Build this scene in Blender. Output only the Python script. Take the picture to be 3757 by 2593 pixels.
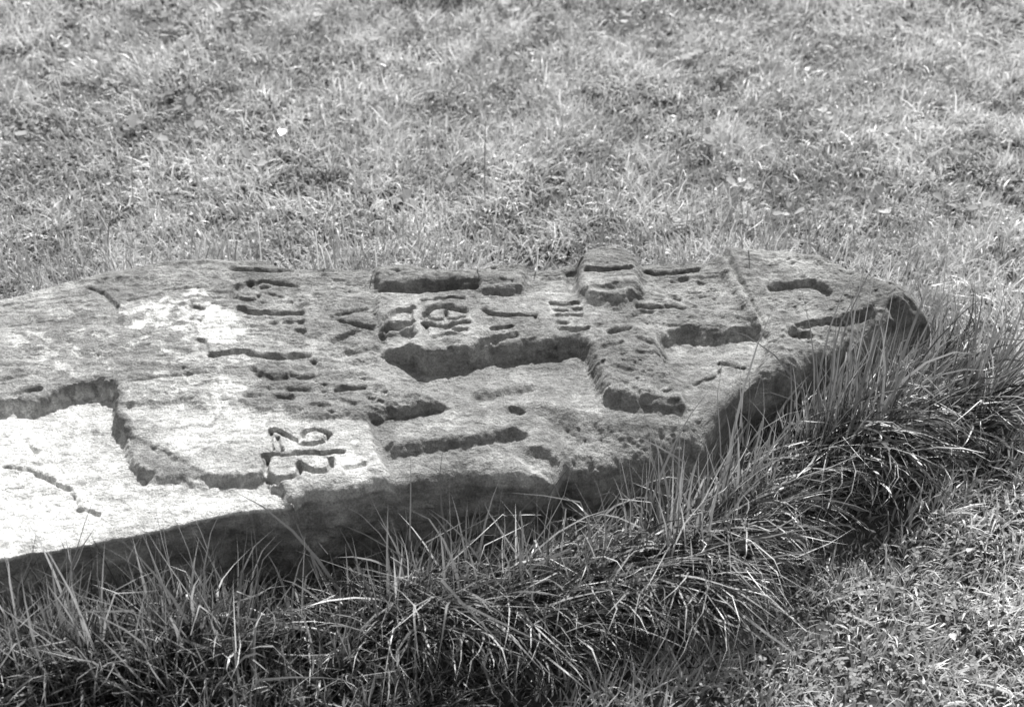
import bpy, math
import numpy as np
from mathutils import Vector

for o in list(bpy.data.objects):
    bpy.data.objects.remove(o, do_unlink=True)
scene = bpy.context.scene
COL = scene.collection
rng = np.random.default_rng(7)

# ------------------------------------------------------------------ camera
LENS, PITCH, DIST, H0 = 55.0, math.radians(38.0), 2.45, 0.20
CAM = np.array([0.0, -DIST * math.cos(PITCH), H0 + DIST * math.sin(PITCH)])
cam = bpy.data.cameras.new('camera')
cam.lens = LENS
cam.sensor_width = 36.0
cam.clip_end = 2000.0
cam.clip_start = 0.05
cam.dof.use_dof = True
cam.dof.focus_distance = 2.42
cam.dof.aperture_fstop = 5.0
cam_o = bpy.data.objects.new('camera', cam)
cam_o.location = CAM
cam_o.rotation_euler = (math.pi / 2 - PITCH, 0, 0)
COL.objects.link(cam_o)
scene.camera = cam_o

# ------------------------------------------------------------------ sky, sun, exposure
SUN_EL, SUN_AZ = math.radians(50.0), math.radians(11.0)   # behind the stone, a little to the right
world = bpy.data.worlds.new('World')
scene.world = world
world.use_nodes = True
wn = world.node_tree
bg = wn.nodes['Background']
sky = wn.nodes.new('ShaderNodeTexSky')
sky.sky_type = 'NISHITA'
sky.sun_disc = False
sky.sun_elevation = SUN_EL
sky.sun_rotation = SUN_AZ
bw = wn.nodes.new('ShaderNodeRGBToBW')                    # a black-and-white photograph: neutral sky light
wn.links.new(sky.outputs[0], bw.inputs[0])
wn.links.new(bw.outputs[0], bg.inputs[0])
bg.inputs[1].default_value = 0.115
sun = bpy.data.lights.new('sun', 'SUN')
sun.energy = 4.5
sun.angle = math.radians(0.55)
sun.color = (1.0, 0.995, 0.985)
sun_o = bpy.data.objects.new('sun', sun)
sd = Vector((math.sin(SUN_AZ) * math.cos(SUN_EL), math.cos(SUN_AZ) * math.cos(SUN_EL), math.sin(SUN_EL)))
sun_o.rotation_euler = sd.to_track_quat('Z', 'Y').to_euler()
sun_o.location = (0, 4, 6)
COL.objects.link(sun_o)
vs = scene.view_settings
vs.view_transform = 'Standard'
vs.look = 'None'
vs.gamma = 1.0
vs.use_curve_mapping = False
vs.exposure = 0.82
scene.render.engine = 'CYCLES'
scene.render.resolution_x, scene.render.resolution_y = 1024, 706

# ------------------------------------------------------------------ helpers
FPX = LENS / 36.0 * 3757.0
SP, CP = math.sin(PITCH), math.cos(PITCH)


def ground_pt(p, z):
    """points of the plane of height z that a surveyed direction meets"""
    p = np.asarray(p, float).reshape(-1, 2)
    a = (p[:, 0] - 1878.5) / FPX
    b = -(p[:, 1] - 1296.5) / FPX
    d = np.stack([a, CP + b * SP, -SP + b * CP], 1)
    t = (z - CAM[2]) / d[:, 2]
    return (CAM[None, :2] + d[:, :2] * t[:, None])


def CR(x0, y0, s):
    return lambda *pts: [(x0 + x * s, y0 + y * s) for x, y in pts]


A = CR(0, 880, 0.5404)
B = CR(750, 880, 0.4386)
C = CR(1250, 880, 0.4386)
D = CR(2000, 880, 0.6485)
E = CR(850, 1400, 0.6053)
F = CR(0, 1700, 0.735)
K = CR(734, 880, 0.6665)
P = CR(0, 0, 1.625)


def hsh(ix, iy, seed):
    h = (ix.astype(np.int64) * 374761393 + iy.astype(np.int64) * 668265263 + seed * 974634777) & 0x7fffffff
    h = ((h ^ (h >> 13)) * 1274126177) & 0x7fffffff
    h = h ^ (h >> 16)
    return (h & 0xffff) / 65535.0


def noise(x, y, seed=0):
    ix, iy = np.floor(x), np.floor(y)
    fx, fy = x - ix, y - iy
    fx, fy = fx * fx * (3 - 2 * fx), fy * fy * (3 - 2 * fy)
    a, b = hsh(ix, iy, seed), hsh(ix + 1, iy, seed)
    c, d = hsh(ix, iy + 1, seed), hsh(ix + 1, iy + 1, seed)
    return (a + (b - a) * fx) * (1 - fy) + (c + (d - c) * fx) * fy - 0.5


def fbm(x, y, seed=0, octv=4, gain=0.5):
    s, amp = np.zeros_like(x), 1.0
    for k in range(octv):
        s += amp * noise(x * 2 ** k + 13.7 * k, y * 2 ** k - 7.1 * k, seed + k * 17)
        amp *= gain
    return s


def sstep(a, b, x):
    t = np.clip((x - a) / (b - a), 0, 1)
    return t * t * (3 - 2 * t)


def seg_dist(X, Y, pts, closed=False):
    pts = np.asarray(pts)
    n = len(pts)
    best = np.full(X.shape, 1e9)
    for i in range(n if closed else n - 1):
        a, b = pts[i], pts[(i + 1) % n]
        d = b - a
        L = d @ d + 1e-12
        t = np.clip(((X - a[0]) * d[0] + (Y - a[1]) * d[1]) / L, 0, 1)
        best = np.minimum(best, np.hypot(X - a[0] - t * d[0], Y - a[1] - t * d[1]))
    return best


def inside(X, Y, pts):
    pts = np.asarray(pts)
    r = np.zeros(X.shape, bool)
    n = len(pts)
    for i in range(n):
        (x1, y1), (x2, y2) = pts[i], pts[(i + 1) % n]
        if y1 == y2:
            continue
        c = ((y1 > Y) != (y2 > Y)) & (X < (x2 - x1) * (Y - y1) / (y2 - y1) + x1)
        r ^= c
    return r


def chaikin(pts, it=2):
    pts = np.asarray(pts, float)
    for _ in range(it):
        if len(pts) < 3:
            break
        q = pts[:-1] * 0.75 + pts[1:] * 0.25
        r = pts[:-1] * 0.25 + pts[1:] * 0.75
        m = np.empty((2 * len(q), 2))
        m[0::2], m[1::2] = q, r
        pts = np.vstack([pts[:1], m, pts[-1:]])
    return pts


def make_mesh(name, V, faces_flat, sizes, mat=None, attrs=None, smooth=False):
    me = bpy.data.meshes.new(name)
    me.vertices.add(len(V))
    me.vertices.foreach_set('co', np.ascontiguousarray(V, np.float32).ravel())
    me.loops.add(len(faces_flat))
    me.loops.foreach_set('vertex_index', np.ascontiguousarray(faces_flat, np.int32))
    me.polygons.add(len(sizes))
    st = np.concatenate([[0], np.cumsum(sizes)[:-1]]).astype(np.int32)
    me.polygons.foreach_set('loop_start', st)
    me.polygons.foreach_set('loop_total', np.asarray(sizes, np.int32))
    if smooth:
        me.polygons.foreach_set('use_smooth', np.ones(len(sizes), bool))
    for k, v in (attrs or {}).items():
        at = me.attributes.new(k, 'FLOAT', 'POINT')
        at.data.foreach_set('value', np.ascontiguousarray(v, np.float32))
    me.update(calc_edges=True)
    me.validate()
    if mat:
        me.materials.append(mat)
    return me


def link(name, me, parent=None, **props):
    o = bpy.data.objects.new(name, me)
    COL.objects.link(o)
    if parent:
        o.parent = parent
    for k, v in props.items():
        o[k] = v
    return o


# ------------------------------------------------------------------ materials (all neutral greys)
def mat_new(name):
    m = bpy.data.materials.new(name)
    m.use_nodes = True
    return m, m.node_tree.nodes, m.node_tree.links


def stone_material():
    m, n, l = mat_new('weathered_sandstone')
    bs = n['Principled BSDF']
    bs.inputs['Roughness'].default_value = 0.92
    bs.inputs['Specular IOR Level'].default_value = 0.18
    tc = n.new('ShaderNodeTexCoord')
    at = n.new('ShaderNodeAttribute'); at.attribute_name = 'tone'
    n1 = n.new('ShaderNodeTexNoise'); n1.inputs['Scale'].default_value = 26; n1.inputs['Detail'].default_value = 8; n1.inputs['Roughness'].default_value = 0.72
    n2 = n.new('ShaderNodeTexNoise'); n2.inputs['Scale'].default_value = 330; n2.inputs['Detail'].default_value = 4; n2.inputs['Roughness'].default_value = 0.7
    mp = n.new('ShaderNodeMapping'); mp.inputs['Scale'].default_value = (0.55, 1.0, 1.5)
    n3 = n.new('ShaderNodeTexNoise'); n3.inputs['Scale'].default_value = 120; n3.inputs['Detail'].default_value = 5
    l.new(tc.outputs['Object'], n1.inputs['Vector']); l.new(tc.outputs['Object'], n2.inputs['Vector'])
    l.new(tc.outputs['Object'], mp.inputs['Vector']); l.new(mp.outputs[0], n3.inputs['Vector'])

    def mr(src, a, b, c, d):
        r = n.new('ShaderNodeMapRange')
        r.inputs[1].default_value, r.inputs[2].default_value, r.inputs[3].default_value, r.inputs[4].default_value = a, b, c, d
        l.new(src, r.inputs[0])
        return r.outputs[0]

    def mul(a, b):
        k = n.new('ShaderNodeMath'); k.operation = 'MULTIPLY'
        l.new(a, k.inputs[0]); l.new(b, k.inputs[1])
        return k.outputs[0]
    v = mul(at.outputs['Fac'], mr(n1.outputs['Fac'], 0.3, 0.7, 0.62, 1.28))
    v = mul(v, mr(n2.outputs['Fac'], 0.3, 0.7, 0.58, 1.34))
    v = mul(v, mr(n3.outputs['Fac'], 0.35, 0.65, 0.86, 1.1))
    cb = n.new('ShaderNodeCombineColor')
    l.new(v, cb.inputs[0]); l.new(v, cb.inputs[1])
    w = n.new('ShaderNodeMath'); w.operation = 'MULTIPLY'; w.inputs[1].default_value = 0.985
    l.new(v, w.inputs[0]); l.new(w.outputs[0], cb.inputs[2])
    l.new(cb.outputs[0], bs.inputs['Base Color'])
    ad = n.new('ShaderNodeMath'); ad.operation = 'ADD'
    l.new(mr(n2.outputs['Fac'], 0.25, 0.75, 0, 1), ad.inputs[0]); l.new(mr(n3.outputs['Fac'], 0.25, 0.75, 0, 0.8), ad.inputs[1])
    bp = n.new('ShaderNodeBump'); bp.inputs['Strength'].default_value = 0.85; bp.inputs['Distance'].default_value = 0.0034
    l.new(ad.outputs[0], bp.inputs['Height'])
    l.new(bp.outputs[0], bs.inputs['Normal'])
    return m


def leaf_material(name, base, trans, gloss, rough):
    m, n, l = mat_new(name)
    n.remove(n['Principled BSDF'])
    out = n['Material Output']
    at = n.new('ShaderNodeAttribute'); at.attribute_name = 'tone'

    def col(f):
        k = n.new('ShaderNodeMath'); k.operation = 'MULTIPLY'; k.inputs[1].default_value = f
        l.new(at.outputs['Fac'], k.inputs[0])
        return k.outputs[0]
    d = n.new('ShaderNodeBsdfDiffuse'); l.new(col(base), d.inputs[0])
    t = n.new('ShaderNodeBsdfTranslucent'); l.new(col(trans), t.inputs[0])
    a = n.new('ShaderNodeAddShader'); l.new(d.outputs[0], a.inputs[0]); l.new(t.outputs[0], a.inputs[1])
    g = n.new('ShaderNodeBsdfGlossy'); g.inputs['Roughness'].default_value = rough
    g.inputs[0].default_value = (0.9, 0.9, 0.9, 1)
    fr = n.new('ShaderNodeFresnel'); fr.inputs[0].default_value = 1.4
    k = n.new('ShaderNodeMath'); k.operation = 'MULTIPLY'; k.inputs[1].default_value = gloss
    l.new(fr.outputs[0], k.inputs[0])
    mx = n.new('ShaderNodeMixShader')
    l.new(k.outputs[0], mx.inputs[0]); l.new(a.outputs[0], mx.inputs[1]); l.new(g.outputs[0], mx.inputs[2])
    l.new(mx.outputs[0], out.inputs[0])
    return m


def soil_material():
    m, n, l = mat_new('dark_soil_and_thatch')
    bs = n['Principled BSDF']
    bs.inputs['Roughness'].default_value = 0.95
    tc = n.new('ShaderNodeTexCoord')
    n1 = n.new('ShaderNodeTexNoise'); n1.inputs['Scale'].default_value = 55; n1.inputs['Detail'].default_value = 8
    l.new(tc.outputs['Object'], n1.inputs['Vector'])
    r = n.new('ShaderNodeValToRGB')
    r.color_ramp.elements[0].position, r.color_ramp.elements[0].color = 0.35, (0.02, 0.02, 0.02, 1)
    r.color_ramp.elements[1].position, r.color_ramp.elements[1].color = 0.7, (0.11, 0.11, 0.11, 1)
    l.new(n1.outputs['Fac'], r.inputs[0]); l.new(r.outputs[0], bs.inputs['Base Color'])
    bp = n.new('ShaderNodeBump'); bp.inputs['Strength'].default_value = 0.8; bp.inputs['Distance'].default_value = 0.01
    l.new(n1.outputs['Fac'], bp.inputs['Height']); l.new(bp.outputs[0], bs.inputs['Normal'])
    return m


STONE = stone_material()
LAWN = leaf_material('lawn_blades', 0.95, 0.65, 0.14, 0.55)
LONG = leaf_material('long_blades', 0.75, 0.42, 0.13, 0.5)
CLOVER = leaf_material('clover_leaves', 0.75, 0.45, 0.1, 0.6)
STRAW = leaf_material('pale_straw', 0.9, 0.3, 0.4, 0.4)
SOIL = soil_material()


# ------------------------------------------------------------------ ground
def ground_z(x, y):
    bank = 0.055 * np.exp(-(((x - 0.75) / 0.55) ** 2 + ((y - 0.02) / 0.32) ** 2))   # turf heaped along the slab's narrow end
    return bank + 0.018 * fbm(x * 1.7 + 3, y * 1.7, 5, 3) + 0.012 * noise(x * 9, y * 9, 8)


gx = np.unique(np.concatenate([np.linspace(-3.2, 3.2, 130), [-400, -120, -40, -14, -7, -4.5, 4.5, 7, 14, 40, 120, 400]]))
gy = np.unique(np.concatenate([np.linspace(-1.6, 4.6, 130), [-400, -120, -40, -14, -6, -3, 6.5, 9, 14, 40, 120, 400]]))
GX, GY = np.meshgrid(gx, gy)
GV = np.stack([GX, GY, ground_z(GX, GY)], 2).reshape(-1, 3)
nx, ny = len(gx), len(gy)
ii = (np.arange(ny - 1)[:, None] * nx + np.arange(nx - 1)[None]).ravel()
gf = np.stack([ii, ii + 1, ii + nx + 1, ii + nx], 1)
gm = make_mesh('ground', GV, gf.ravel(), np.full(len(gf), 4), SOIL, smooth=True)
link('ground', gm, kind='structure')

# ------------------------------------------------------------------ the fallen headstone
DROP = 0.036
back_px = (A((0, 357), (150, 320), (380, 262), (620, 215), (800, 172), (1000, 140), (1180, 110), (1400, 102), (1600, 110), (1800, 132), (1960, 165), (2100, 180))
           + B((1000, 212), (1350, 212)) + C((310, 240), (560, 247), (900, 280), (1150, 270), (1300, 243), (1400, 245), (1560, 235), (1900, 195))
           + D((180, 130), (240, 85), (370, 64), (480, 95), (530, 112), (600, 102), (830, 108), (960, 95), (1020, 52), (1150, 46), (1350, 56), (1540, 88), (1700, 150), (1880, 207), (1980, 227), (2050, 275), (2120, 315)))
front_low = F((0, 490), (100, 465), (300, 430), (500, 390), (700, 365), (800, 345), (960, 320), (1100, 285), (1200, 265), (1460, 247))
front_up = (E((450, 668), (600, 664), (740, 640), (850, 605), (980, 590), (1240, 560), (1460, 522), (1800, 545), (1960, 505))
            + D((110, 1195), (290, 1185), (420, 1130), (700, 1110), (900, 1060), (965, 970), (1045, 870), (1115, 790), (1280, 765), (1430, 690), (1560, 610), (1720, 515), (1850, 470), (2040, 425), (2120, 400)))
pb = ground_pt(back_px, H0)
pf = np.vstack([ground_pt(front_low, H0 - DROP), ground_pt(front_up, H0 - 0.014)])
pf = pf[np.argsort(pf[:, 0])]
pb = np.vstack([pb, pb[-1] + [0.020, -0.010]])
pf = np.vstack([pf, pf[-1] + [0.022, 0.004]])
XL, XR = -1.30, min(pb[-1, 0], pf[-1, 0])
pb = np.vstack([[XL - .1, pb[0, 1] - 0.14], [-1.05, pb[0, 1] - 0.05], pb])
pf = np.vstack([[XL - .1, pf[0, 1] - 0.01], [-1.05, pf[0, 1] - 0.0], pf])
yback = lambda x: np.interp(x, pb[:, 0], pb[:, 1])
yfront = lambda x: np.interp(x, pf[:, 0], pf[:, 1])

xs = np.concatenate([np.arange(XL, -0.9, 0.008), np.arange(-0.9, XR, 0.0021), [XR]])
NB, NT, NF, NE = 14, 350, 44, 12
t = np.linspace(0, 1, NT)
yb_, yf_ = yback(xs), yfront(xs)
jit = 0.004 * fbm(xs * 30, xs * 0 + 2, 31, 4)
yb_ = yb_ + jit
yf_ = yf_ + 0.005 * fbm(xs * 26, xs * 0 + 9, 37, 4)
# last columns curve round the narrow end
endk = sstep(XR - 0.05, XR, xs)
X = np.repeat(xs[None], NT, 0)
Y = yb_[None] * (1 - t[:, None]) + yf_[None] * t[:, None]
# warped copies of the coordinates give carved and broken edges their wobble
WX = X + 0.0050 * fbm(X * 45, Y * 45, 3, 4, 0.6) + 0.0030 * fbm(X * 160, Y * 160, 4, 2)
WY = Y + 0.0050 * fbm(X * 45, Y * 45, 5, 4, 0.6) + 0.0030 * fbm(X * 160, Y * 160, 6, 2)
SX = X + 0.0013 * fbm(X * 110, Y * 110, 13, 3)
SY = Y + 0.0013 * fbm(X * 110, Y * 110, 15, 3)
Z = np.zeros_like(X)
TONE = np.full_like(X, 0.295)
ROUGH = np.full_like(X, 0.5)
CARVE = np.zeros_like(X)
PART = np.zeros(X.shape, np.int32)          # which part of the stone each point belongs to
PART_NAMES = ['upper_layer']
PART_LABEL = [None]


def crop(pts, m):
    (x0, y0), (x1, y1) = np.min(pts, 0) - m, np.max(pts, 0) + m
    c = np.where((xs >= x0) & (xs <= x1))[0]
    if len(c) == 0:
        return None
    sl = (slice(None), slice(c[0], c[-1] + 1))
    rows = np.where(((Y[sl] >= y0) & (Y[sl] <= y1)).any(1))[0]
    if len(rows) == 0:
        return None
    return (slice(rows[0], rows[-1] + 1), slice(c[0], c[-1] + 1))


def mask(px, lev, soft=0.002, sharp=False, smooth=0, grow=0.0, wf=1.0):
    """soft 0..1 mask of a traced area that lies lev above the slab's bedding plane"""
    q = ground_pt(px, H0 + lev)
    if smooth:
        q = chaikin(np.vstack([q, q[:1]]), smooth)[:-1]
    sl = crop(q, soft + grow + 0.012)
    M = np.zeros_like(X)
    if sl is None:
        return M
    wx, wy = (SX[sl], SY[sl]) if sharp else (WX[sl], WY[sl])
    if wf != 1.0:
        wx, wy = X[sl] + (wx - X[sl]) * wf, Y[sl] + (wy - Y[sl]) * wf
    d = seg_dist(wx, wy, q, True)
    d = np.where(inside(wx, wy, q), d, -d) + grow
    M[sl] = sstep(-soft, soft, d)
    return M


def part(name, label=None):
    PART_NAMES.append(name)
    PART_LABEL.append(label)
    return len(PART_NAMES) - 1


def set_level(m, z):
    global Z
    Z = Z * (1 - m) + z * m


def groove(px, depth, width, lev=0.0, part_id=None, sharp=True, smooth=2):
    global Z
    q = chaikin(ground_pt(px, H0 + lev), smooth)
    sl = crop(q, width + 0.012)
    if sl is None:
        return
    wx, wy = (SX[sl], SY[sl]) if sharp else (WX[sl], WY[sl])
    d = seg_dist(wx, wy, q) / (width * 0.5)
    worn = 0.95 * (0.95 + 0.35 * noise(X[sl] * 60, Y[sl] * 60, 77))
    Z[sl] -= depth * worn * (1 - sstep(0.12, 1.12, d))
    if depth > 0:
        CARVE[sl] = np.maximum(CARVE[sl], 1 - sstep(1.2, 3.5, d))
    if part_id:
        PART[sl] = np.where(d < 1.25, part_id, PART[sl])


def ridge(px, h, width, lev=0.0):
    groove(px, -h, width, lev)


# large scale shape: slow swell and thin bedding laminae
Z += 0.010 * fbm(X * 3.1, Y * 3.1, 21, 3) + 0.0045 * fbm(X * 13, Y * 13, 23, 3)
lam = fbm(X * 7 + 0.6 * noise(X * 5, Y * 5, 2), Y * 60 + 2.0 * noise(X * 3, Y * 3, 9), 41, 4, 0.6)
LAMW = np.full_like(X, 1.0)

# --- exposed lower bed on the left, where the upper layer has split away
low_top = A((-200, 1100), (0, 1095), (120, 1080), (200, 1082), (330, 1060), (440, 1010), (560, 960), (640, 948), (720, 965), (800, 985), (775, 1060),
            (745, 1130), (745, 1180), (790, 1215), (850, 1260), (872, 1330), (880, 1400), (960, 1490), (1090, 1545), (1250, 1560), (1400, 1572))
low_top += E((0, 548), (100, 540), (190, 545), (270, 580), (350, 640), (415, 690), (470, 790), (440, 900)) + [(0, 2400), (-400, 2400), (-600, 1500)]
mlow = mask(low_top, 0.0, 0.0045, wf=2.1)
lowz = -DROP + 0.005 + 0.012 * sstep(-0.60, -0.95, X) + 0.006 * sstep(-0.60, -0.42, X)
# bevelled break beside the bed
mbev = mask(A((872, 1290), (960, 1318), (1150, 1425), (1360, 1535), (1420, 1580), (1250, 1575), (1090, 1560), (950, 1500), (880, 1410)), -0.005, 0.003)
# --- paler step one lamina down
mid = (A((862, 1110), (1000, 1100), (1240, 1078), (1350, 1120), (1500, 1130), (1440, 1235), (1520, 1140), (1600, 1060), (1690, 1110), (1800, 1150))
       + B((640, 1345), (700, 1440), (760, 1472), (960, 1474), (1150, 1440), (1370, 1490)) + E((860, 320), (900, 430), (950, 515), (1000, 700), (300, 800), (0, 620)) + A((1100, 1590), (872, 1330), (900, 1210), (850, 1150)))
mmid = mask(mid, 0.0, 0.0018)
set_level(mmid, -0.0065)
# thinner flakes lying proud on the pale step
for pl, h in ((A((930, 1215), (1100, 1195), (1400, 1215), (1420, 1240), (1200, 1260), (960, 1270)), 0.003),
              (A((1350, 1400), (1500, 1410), (1600, 1440), (1720, 1415), (1650, 1500), (1450, 1560), (1300, 1500)), -0.003)):
    Z += h * mask(pl, 0, 0.003)

# --- the carved hollow in front of the inscribed panel
ledge = C((330, 905), (420, 905), (540, 905), (640, 960), (760, 985), (880, 965), (1000, 952), (1100, 915), (1180, 885), (1250, 872), (1400, 880), (1600, 852), (1850, 842), (1990, 792), (2060, 830), (2095, 900))
blockedge = D((280, 640), (480, 560), (640, 545), (690, 505), (760, 482), (880, 492), (1000, 490), (1090, 468), (1200, 462), (1255, 490), (1280, 530), (1262, 590), (1235, 640))
frontz = D((1150, 760), (1110, 900), (1000, 1200), (700, 1400), (0, 1400)) + E((1700, 700), (1000, 640), (950, 515), (900, 430), (860, 320), (832, 208), (900, 190), (960, 163), (1050, 160), (1150, 140), (1250, 125), (1330, 98)) + B((1650, 1200), (1450, 1140), (1250, 1035))
mfr = mask(ledge + blockedge + frontz, 0.0, 0.0085)
lp = ground_pt(ledge + blockedge, H0)
dl = seg_dist(X, Y, lp)
taper = sstep(*ground_pt([(1290, 1330), (1540, 1330)], H0)[:, 0], X)
rampk = 0.013 - 0.007 * sstep(*ground_pt([(1930, 1450), (2180, 1450)], H0)[:, 0], X)
frl = (-0.031 + rampk * sstep(0.02, 0.13, dl)) * (0.25 + 0.75 * taper)
frl = np.minimum(frl, -0.010 * taper)
set_level(mfr, frl)
ROUGH = np.where(mfr > 0.5, 0.3, ROUGH)
# set the lower bed after the hollow so that its break stays crisp
set_level(mlow, lowz + 0.0022 * fbm(X * 9, Y * 14, 44, 3))
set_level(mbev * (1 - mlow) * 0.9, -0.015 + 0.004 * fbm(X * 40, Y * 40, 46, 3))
ROUGH = np.where(mlow > 0.5, 0.25, ROUGH)
ROUGH = np.where((mmid > 0.5) & (mlow < 0.5), 0.2, ROUGH)
LAMW *= 1 - 0.45 * sstep(-0.45, -0.65, X)
LAMW = np.where((mlow > 0.5) | (mfr > 0.5) | (mmid > 0.5), 0.25, LAMW)

# inner recess with its raised bar
pit = E((832, 208), (900, 190), (960, 163), (1050, 160), (1150, 140), (1330, 98), (1315, 160), (1400, 200), (1830, 200), (1850, 420), (1600, 500), (1250, 545), (1000, 540), (950, 515), (900, 430), (860, 320))
mpit = mask(pit, -0.004, 0.005)
set_level(mpit, -0.0195 + 0.003 * fbm(X * 40, Y * 50, 73, 3))
bar = E((935, 345), (985, 305), (1150, 280), (1300, 255), (1600, 245), (1760, 258), (1815, 285), (1650, 300), (1480, 330), (1300, 350), (1180, 366), (1080, 385), (1010, 392), (960, 385))
mbar = mask(bar, -0.004, 0.0055, smooth=1)
P_BAR = part('raised_bar', 'long narrow bar left proud inside the carved recess')
set_level(mbar, -0.003 + 0.0015 * fbm(X * 60, Y * 60, 71, 3))
PART[mbar > 0.3] = P_BAR
# rounded lip to the right of the recess and the worn shoulder that falls to the front
lip = E((1830, 125), (1920, 180), (2010, 232), (2000, 330), (2010, 470), (2100, 560), (2313, 560), (2313, 300), (2180, 235), (2050, 120), (1950, 90))
Z += 0.008 * mask(lip, -0.015, 0.012, smooth=1)
sh = D((90, 1010), (300, 1015), (480, 1060), (760, 1050), (980, 960), (1060, 1060), (800, 1250), (300, 1400), (60, 1400))
msh = mask(sh, -0.02, 0.030)
Z -= 0.030 * msh
ROUGH = np.maximum(ROUGH, msh * 0.9)

# --- stem that bridges the hollow
stem = D((235, 560), (330, 490), (480, 470), (640, 510), (668, 560), (655, 640), (700, 690), (745, 730), (790, 855), (800, 905), (730, 890), (620, 895), (560, 880), (500, 900), (430, 862), (335, 850), (300, 740), (272, 650))
P_STEM = part('carved_stem', 'rough raised stem crossing the carved hollow')
mst = mask(stem, -0.003, 0.010, smooth=1)
sy = (Y - ground_pt(D((500, 900)), H0)[0, 1])
set_level(mst, -0.003 + 0.006 * sstep(0.0, 0.2, sy) + 0.006 * fbm(X * 34, Y * 34, 61, 4))
PART[mst > 0.3] = P_STEM
ROUGH = np.maximum(ROUGH, mst * 1.0)

# --- back bars beyond the panel
bar2 = C((290, 150), (285, 320), (330, 362), (440, 352), (700, 360), (900, 352), (1140, 360), (1148, 438), (1195, 432), (1300, 412), (1530, 398), (1535, 320), (1545, 150))
P_BACK = part('back_moulding', 'thick raised moulding along the far edge of the slab')
mb2 = mask(bar2, 0.012, 0.0065)
Z += 0.018 * mb2
PART[mb2 > 0.4] = P_BACK
# inscribed panel
panel = C((300, 440), (560, 445), (1140, 445), (1200, 480), (1540, 470), (1900, 300), (2280, 420), (2280, 760), (2095, 900), (1990, 792), (1850, 842), (1600, 852), (1400, 880), (1180, 885), (1000, 952), (760, 985), (560, 900), (400, 870), (340, 730), (300, 600))
P_PANEL = part('inscribed_panel', 'raised inscribed panel with worn carved numerals')
mpan = mask(panel, 0.006, 0.0035)
Z += 0.0105 * mpan * sstep(*ground_pt(C((1900, 600), (1000, 600)), H0)[:, 0][::1], X)
PART[mpan > 0.5] = P_PANEL
# rounded tab and hollow beside it
tab = D((195, 20), (185, 200), (205, 310), (330, 330), (540, 300), (542, 230), (515, 120), (480, 20))
P_TAB = part('rounded_tab', 'rounded lobe carved at the far edge')
mtab = mask(tab, 0.012, 0.011, smooth=1)
Z += 0.021 * mtab
PART[mtab > 0.5] = P_TAB
Z -= 0.012 * mask(D((105, 170), (190, 175), (180, 260), (160, 312), (135, 260)), 0.0, 0.004)
Z -= 0.004 * mask(D((545, 105), (960, 100), (1050, 200), (1140, 300), (1180, 400), (1000, 380), (700, 330), (545, 240)), 0.0, 0.006)

# --- the arched head of the stone, right of the border line
head = D((990, 20), (1020, 120), (1060, 200), (1140, 290), (1225, 440), (1300, 560), (1600, 700), (2400, 500), (2300, 0))
mh = mask(head, 0.0, 0.0025, sharp=True)
P_HEAD = part('head_end', 'tapering pitted head of the slab beyond the border line')
Z += mh * (-0.010 + 0.022 * (1 - sstep(0.01, 0.16, yb_[None] - Y)))
PART[mh > 0.5] = P_HEAD
ridge(D((955, 70), (1000, 140), (1035, 200), (1115, 295), (1195, 425)), 0.0045, 0.030, 0.0)
groove(D((990, 70), (1030, 140), (1060, 195), (1140, 285), (1215, 425)), 0.0035, 0.012, 0.0)
# broken rim with its ledge
rim = D((1440, 452), (1500, 425), (1560, 408), (1640, 402), (1720, 388), (1820, 372), (1860, 360), (1880, 420), (1800, 560), (1560, 540), (1500, 470))
mr_ = mask(rim, -0.004, 0.005)
P_RIM = part('broken_rim', 'broken lower rim at the narrow end')
mr_ = mr_ * (1 - 0.75 * sstep(*ground_pt(D((1830, 350), (2000, 350)), H0)[:, 0], X))
Z -= 0.008 * mr_ + mr_ * 0.005 * fbm(X * 30, Y * 30, 81, 3)
PART[mr_ > 0.5] = P_RIM
Z += 0.010 * mask(D((1960, 300), (2010, 330), (2060, 380), (2000, 380), (1960, 350)), -0.01, 0.004)
groove(D((1965, 345), (2010, 372), (2090, 375)), 0.009, 0.022)
groove(D((2040, 330), (2100, 345)), 0.006, 0.014)
# round hole and pits
for c_, r_, dpt in ((D((1452, 502)), 0.0155, 0.022), (C((1450, 1365)), 0.011, 0.010), (E((1890, 415)), 0.024, 0.016), (E((755, 395)), 0.008, 0.003),
                    (D((1480, 372)), 0.004, 0.004), (D((1718, 330)), 0.004, 0.004), (D((1395, 160)), 0.004, 0.004), (D((880, 245)), 0.005, 0.005),
                    (C((2200, 735)), 0.009, 0.006), (C((470, 850)), 0.022, 0.016), (C((885, 905)), 0.013, 0.007), (A((225, 1440)), 0.006, 0.006), (F((698, 27)), 0.004, 0.006)):
    q = ground_pt(c_, H0 - 0.005)[0]
    d = np.hypot((WX - q[0]) * 0.75, WY - q[1])
    Z -= dpt * (1 - sstep(r_ * 0.6, r_ * 1.15, d))
# slot in the head
groove(D((1195, 140), (1205, 180), (1240, 225), (1290, 262)), 0.004, 0.014)
groove(D((1285, 250), (1350, 248), (1450, 236), (1540, 240), (1600, 275)), 0.013, 0.020)
groove(C((1150, 1305), (1300, 1290), (1450, 1245), (1580, 1225)), 0.012, 0.030, -0.02, sharp=False)
groove(C((100, 1025), (300, 1110), (500, 1190), (900, 1300)), 0.003, 0.010)

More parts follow.
